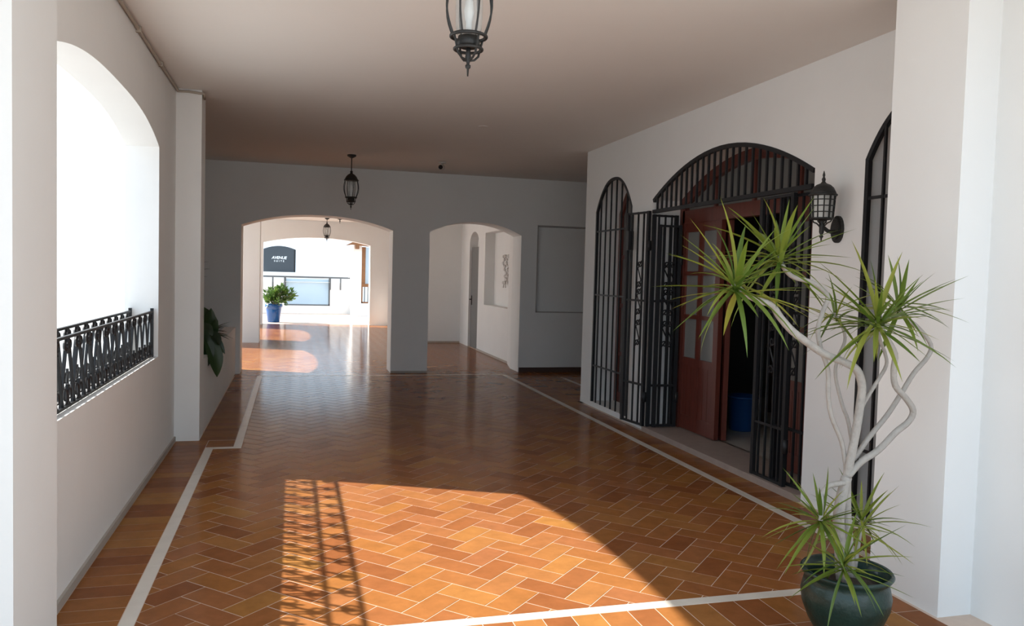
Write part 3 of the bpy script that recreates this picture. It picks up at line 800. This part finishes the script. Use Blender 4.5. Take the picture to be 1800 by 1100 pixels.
for (pos, ax, nl, ln) in heads:
    ax = (ax * .55 + Vector((0, 0, 1)) * .6).normalized()
    q = Vector((0, 0, 1)).rotation_difference(ax)
    for i in range(nl):
        th = math.radians(12 + 112 * ((i + .5) / nl) ** .8) + lr.uniform(-.12, .12); ph = i * 2.399963 + lr.uniform(-.25, .25)
        d = q @ Vector((math.sin(th) * math.cos(ph), math.sin(th) * math.sin(ph), math.cos(th)))
        L = ln * lr.uniform(.75, 1.15)
        kb = lr.choice((0.15, .35, .6)); wk = lr.choice((.034, .044))
        up = Vector((0, 0, 1)) if abs(d.z) < .97 else Vector((1, 0, 0))
        y = up.cross(d).normalized(); z = d.cross(y)
        M = Matrix.Translation(pos - ax * lr.uniform(0, .05)) @ Matrix((d, y, z)).transposed().to_4x4() @ Matrix.Diagonal((L, L * lr.uniform(.8, 1.15), L, 1))
        inst(dr, 'leaf', 'dracaena_leaf_%s_%s' % (kb, wk), leaf_mesh(kb, wk), LEAF, M)

# ------------------------------------------------------------------ plant in the left planter
def broad_leaf(bend):
    def f():
        mb = MB(); vs_ = []; n = 8
        for i in range(n + 1):
            f_ = i / n; w = .36 * math.sin(PI * min(1, f_ ** .75)) ** .8 + .008
            if i == n: w = .004
            a = bend * f_ + 1e-4; x = math.sin(a) / bend; z = -(1 - math.cos(a)) / bend
            for s in (-1, -.5, 0, .5, 1): vs_.append((x - (.12 * abs(s) if f_ < .4 else 0), s * w, z + abs(s) * w * .25))
        fs = []
        for i in range(n):
            for j in range(4): k = 5 * i + j; fs.append((k, k + 5, k + 6, k + 1))
        return mb.add(vs_, fs, True)
    return f
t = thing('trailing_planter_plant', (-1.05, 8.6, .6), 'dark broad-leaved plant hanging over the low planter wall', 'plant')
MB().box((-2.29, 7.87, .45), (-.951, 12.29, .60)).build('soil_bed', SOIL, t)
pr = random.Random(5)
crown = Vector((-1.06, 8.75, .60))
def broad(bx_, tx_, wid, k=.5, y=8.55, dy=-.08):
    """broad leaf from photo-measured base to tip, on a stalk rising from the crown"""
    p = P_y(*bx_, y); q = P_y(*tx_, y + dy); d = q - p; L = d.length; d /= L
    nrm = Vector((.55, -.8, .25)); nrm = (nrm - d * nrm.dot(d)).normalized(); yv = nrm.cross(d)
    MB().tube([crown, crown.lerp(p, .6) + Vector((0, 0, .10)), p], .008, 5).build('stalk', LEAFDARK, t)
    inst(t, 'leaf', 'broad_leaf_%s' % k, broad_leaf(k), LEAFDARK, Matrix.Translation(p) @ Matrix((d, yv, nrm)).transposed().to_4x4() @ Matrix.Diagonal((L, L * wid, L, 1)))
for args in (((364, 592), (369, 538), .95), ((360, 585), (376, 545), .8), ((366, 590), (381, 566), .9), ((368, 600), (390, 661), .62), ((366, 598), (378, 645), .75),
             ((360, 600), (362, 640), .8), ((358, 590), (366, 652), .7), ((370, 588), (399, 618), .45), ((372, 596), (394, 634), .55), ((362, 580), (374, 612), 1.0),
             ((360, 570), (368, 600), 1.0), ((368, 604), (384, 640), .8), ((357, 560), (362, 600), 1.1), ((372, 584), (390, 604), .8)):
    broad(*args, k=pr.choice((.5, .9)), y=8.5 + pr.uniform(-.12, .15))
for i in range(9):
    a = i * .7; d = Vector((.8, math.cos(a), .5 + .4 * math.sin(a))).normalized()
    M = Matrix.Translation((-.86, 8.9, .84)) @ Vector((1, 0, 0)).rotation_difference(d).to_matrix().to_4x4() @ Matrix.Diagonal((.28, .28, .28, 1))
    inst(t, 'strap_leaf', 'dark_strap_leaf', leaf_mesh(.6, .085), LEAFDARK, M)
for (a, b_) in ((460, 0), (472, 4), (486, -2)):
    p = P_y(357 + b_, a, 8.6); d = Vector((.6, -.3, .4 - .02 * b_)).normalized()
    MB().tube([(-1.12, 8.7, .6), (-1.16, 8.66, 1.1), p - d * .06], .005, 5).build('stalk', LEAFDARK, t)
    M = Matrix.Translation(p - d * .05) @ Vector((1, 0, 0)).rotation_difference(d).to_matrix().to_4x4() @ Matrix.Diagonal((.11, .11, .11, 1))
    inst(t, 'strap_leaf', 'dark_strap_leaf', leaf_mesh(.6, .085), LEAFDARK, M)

# ------------------------------------------------------------------ niche relief behind the right arch
t = thing('vine_relief', (3.87, 14.3, 1.6), 'raised plaster vine ornament in the niche behind the right arch', 'ornament')
for i in range(3):
    yb = 14.25 + i * .17
    pts = [(3.862, yb + .09 * math.sin(k * .75 + i), 1.32 + .62 * k / 10) for k in range(11)]
    MB().tube(pts, .012, 5).build('vine', RELIEF, t)
    for k in range(1, 10):
        p = Vector(pts[k]); s = 1 if k % 2 else -1
        ring = [(p.x + .004, p.y + s * (.05 + .05 * math.cos(a)), p.z + .03 + .028 * math.sin(a)) for a in [j * PI / 4 for j in range(8)]]
        MB().prism(ring, (-.018, 0, 0)).build('leaf', RELIEF, t)

# ------------------------------------------------------------------ terrace beyond the far arch
pp = Vector((-.53, 24.35, 0))
t = thing('blue_potted_shrub', pp, 'leafy green shrub in a bright blue pot at the far arch', 'potted plant')
MB().lathe([(.15, 0), (.17, .01), (.215, .36), (.225, .44), (.25, .445), (.25, .53), (.225, .535), (.21, .44)], pp, 28).build('pot', BLUEGLAZE, t)
MB().lathe([(.22, .47), (.005, .5)], pp, 20).build('soil', SOIL, t)
sr = random.Random(9); fol = MB(); fol.rnd = []
br = MB()
for i in range(30):
    a = sr.uniform(0, 2 * PI); tilt = sr.uniform(.05, 1.35)
    tip = pp + Vector((.17 + math.sin(tilt) * math.cos(a) * .46, math.sin(tilt) * math.sin(a) * .45, .52 + math.cos(tilt) * .50))
    b0 = pp + Vector((0, 0, .48)); br.tube([b0, b0.lerp(tip, .5) + Vector((0, 0, .05)), tip], .010, 5)
    for k in range(26):
        p = b0.lerp(tip, sr.uniform(.35, 1.05)) + Vector((sr.uniform(-.06, .06), sr.uniform(-.06, .06), sr.uniform(-.05, .05)))
        d = (p - b0).normalized() + Vector((sr.uniform(-.9, .9), sr.uniform(-.9, .9), sr.uniform(-.5, .7))); d.normalize()
        y = d.orthogonal().normalized(); y = Quaternion(d, sr.uniform(0, 6)) @ y; L = sr.uniform(.10, .17); w = L * .24
        k0 = len(fol.f)
        z = d.cross(y)
        fol.add([p, p + d * L * .45 + y * w, p + d * L, p + d * L * .45 - y * w, p + d * L * .45 - z * w * .3], [(0, 1, 4), (1, 2, 4), (2, 3, 4), (3, 0, 4)])
        fol.rnd += [sr.random()] * 4
br.build('branches', STEM, t)
f_ = fol.build('foliage', LEAFBRIGHT, t); f_['kind'] = 'stuff'

YP = 29.4
struct('wall_terrace', wall('x', -3.0, 2.35, -0.1, 1.12, YP, YP + .2, [(-.28, 1.30, .28, lambda s: 1.13, 1)]), PLASTER, 'white terrace parapet with a glazed gap')
t = thing('glass_balustrade', (.5, YP + .1, .28), 'framed pale blue glass panel in the terrace parapet', 'balustrade')
MB().box((-.25, YP + .09, .32), (1.26, YP + .11, 1.24)).build('pane', BLUEPANE, t)
for x in (-.255, 1.275): MB().box((x - .025, YP + .07, .28), (x + .025, YP + .13, 1.27)).build('post', RAILMETAL, t)
MB().box((-.28, YP + .07, .28), (1.30, YP + .13, .325)).build('bottom_rail', RAILMETAL, t)
t = thing('terrace_handrail', (.5, YP - .06, 1.28), 'dark metal handrail along the terrace parapet', 'handrail')
MB().box((-1.2, YP - .09, 1.27), (2.02, YP - .03, 1.33)).build('rail', RAILMETAL, t)
for x in (-1.05, -.68, -.28, 1.30, 1.66): MB().box((x - .025, YP - .08, .86), (x + .025, YP - .04, 1.27)).build('post', RAILMETAL, t)
# neighbouring building corner with timber eave
struct('wall_terrace_right', MB().box((2.0, 28.0, -0.1), (2.29, 30.5, 2.45)).box((2.29, 28.0, -.1), (5.5, 28.3, .45)), PLASTER, 'white building corner beyond the far arch')
t = thing('timber_window_frame', (2.36, 27.95, .45), 'brown timber window frame at the far terrace corner', 'window')
MB().box((2.295, 28.0, 1.1), (2.42, 28.14, 2.40)).build('post', BROWNWOOD, t)
MB().box((2.295, 27.97, 1.02), (3.6, 28.14, 1.13)).build('sill_beam', BROWNWOOD, t)
MB().box((2.295, 28.02, .46), (2.34, 28.12, 1.02)).build('lower_post', BROWNWOOD, t)
MB().box((2.295, 28.02, .455), (3.6, 28.12, .50)).build('lower_rail', BROWNWOOD, t)
MB().box((2.42, 28.05, 1.13), (3.6, 28.06, 2.40)).build('pane', BLUEPANE, t)
for i in range(8): bar(t, 'baluster', (2.41 + i * .12, 28.07, .50), (2.41 + i * .12, 28.07, 1.02), .03, mat=RAILMETAL)
t = thing('timber_eave', (2.1, 27.7, 2.45), 'small brown timber eave on the far terrace corner', 'eave')
MB().prism([(1.70, 27.6, 2.42), (1.95, 27.6, 2.55), (2.5, 27.6, 2.52), (2.5, 27.6, 2.42), (1.95, 27.6, 2.46)], (0, .38, 0)).build('board', BROWNWOOD, t)
for y in (27.62, 27.85): MB().box((2.05, y, 2.32), (2.17, y + .1, 2.46)).build('bracket', BROWNWOOD, t)
# low white building that carries the sign
SY = 36.0
struct('wall_beyond', MB().box((-9, SY, -0.5), (9, SY + 4, 1.44)), PLASTER, 'low white building beyond the terrace')
a = P_y(463, 440, SY + .2); b = P_y(520, 440, SY + .2); sx0, sx1 = a.x, b.x
zt = P_y(492, 432, SY + .2).z; zs = P_y(463, 437, SY + .2).z; zb_ = P_y(492, 483, SY + .2).z
t = thing('sign_board', ((sx0 + sx1) / 2, SY + .2, 1.44), 'dark slate sign board with arched top and white lettering', 'sign')
af = arch_fn(sx0, sx1, zs, zt, 2)
poly = [(sx0, SY + .2, zb_), (sx1, SY + .2, zb_)] + [(sx1 + (sx0 - sx1) * i / 14, SY + .2, af(sx1 + (sx0 - sx1) * i / 14)) for i in range(15)]
MB().prism(poly, (0, .08, 0)).build('panel', SIGN, t)
arch_fr = [(sx0 + .02, zb_ - .0)]
for x in (sx0 + .04, sx1 - .18): MB().box((x - .045, SY + .18, 1.44), (x + .045, SY + .27, zb_ + .02)).build('foot', SIGN, t)
MB().box((sx1 - .07, SY + .185, zb_ - .03), (sx1, SY + .2, zs)).build('edge_frame', IRON, t)
def text(s, x, z, size, name, sp=1.0, shear=0.0):
    cu = bpy.data.curves.new(name, 'FONT'); cu.body = s; cu.size = size; cu.extrude = .006; cu.align_x = 'CENTER'; cu.space_character = sp; cu.shear = shear; cu.offset = size * .018
    to = bpy.data.objects.new(name + '_curve', cu); C.objects.link(to)
    me = bpy.data.meshes.new_from_object(to.evaluated_get(bpy.context.evaluated_depsgraph_get()))
    bpy.data.objects.remove(to)
    me.materials.append(SIGNTXT)
    ob = bpy.data.objects.new(name, me); C.objects.link(ob); ob.parent = t
    ob.matrix_local = Matrix.Translation(Vector((x, SY + .19, z)) - ORG[t.name]) @ Matrix.Rotation(PI / 2, 4, 'X')
    return ob
cx = (sx0 + sx1) / 2 - .02
text('AVENUE', cx, P_y(492, 455, SY).z, .17, 'sign_lettering', .95, .2)
text('S U I T E', cx, P_y(492, 460, SY).z, .10, 'sign_lettering', 1.15)
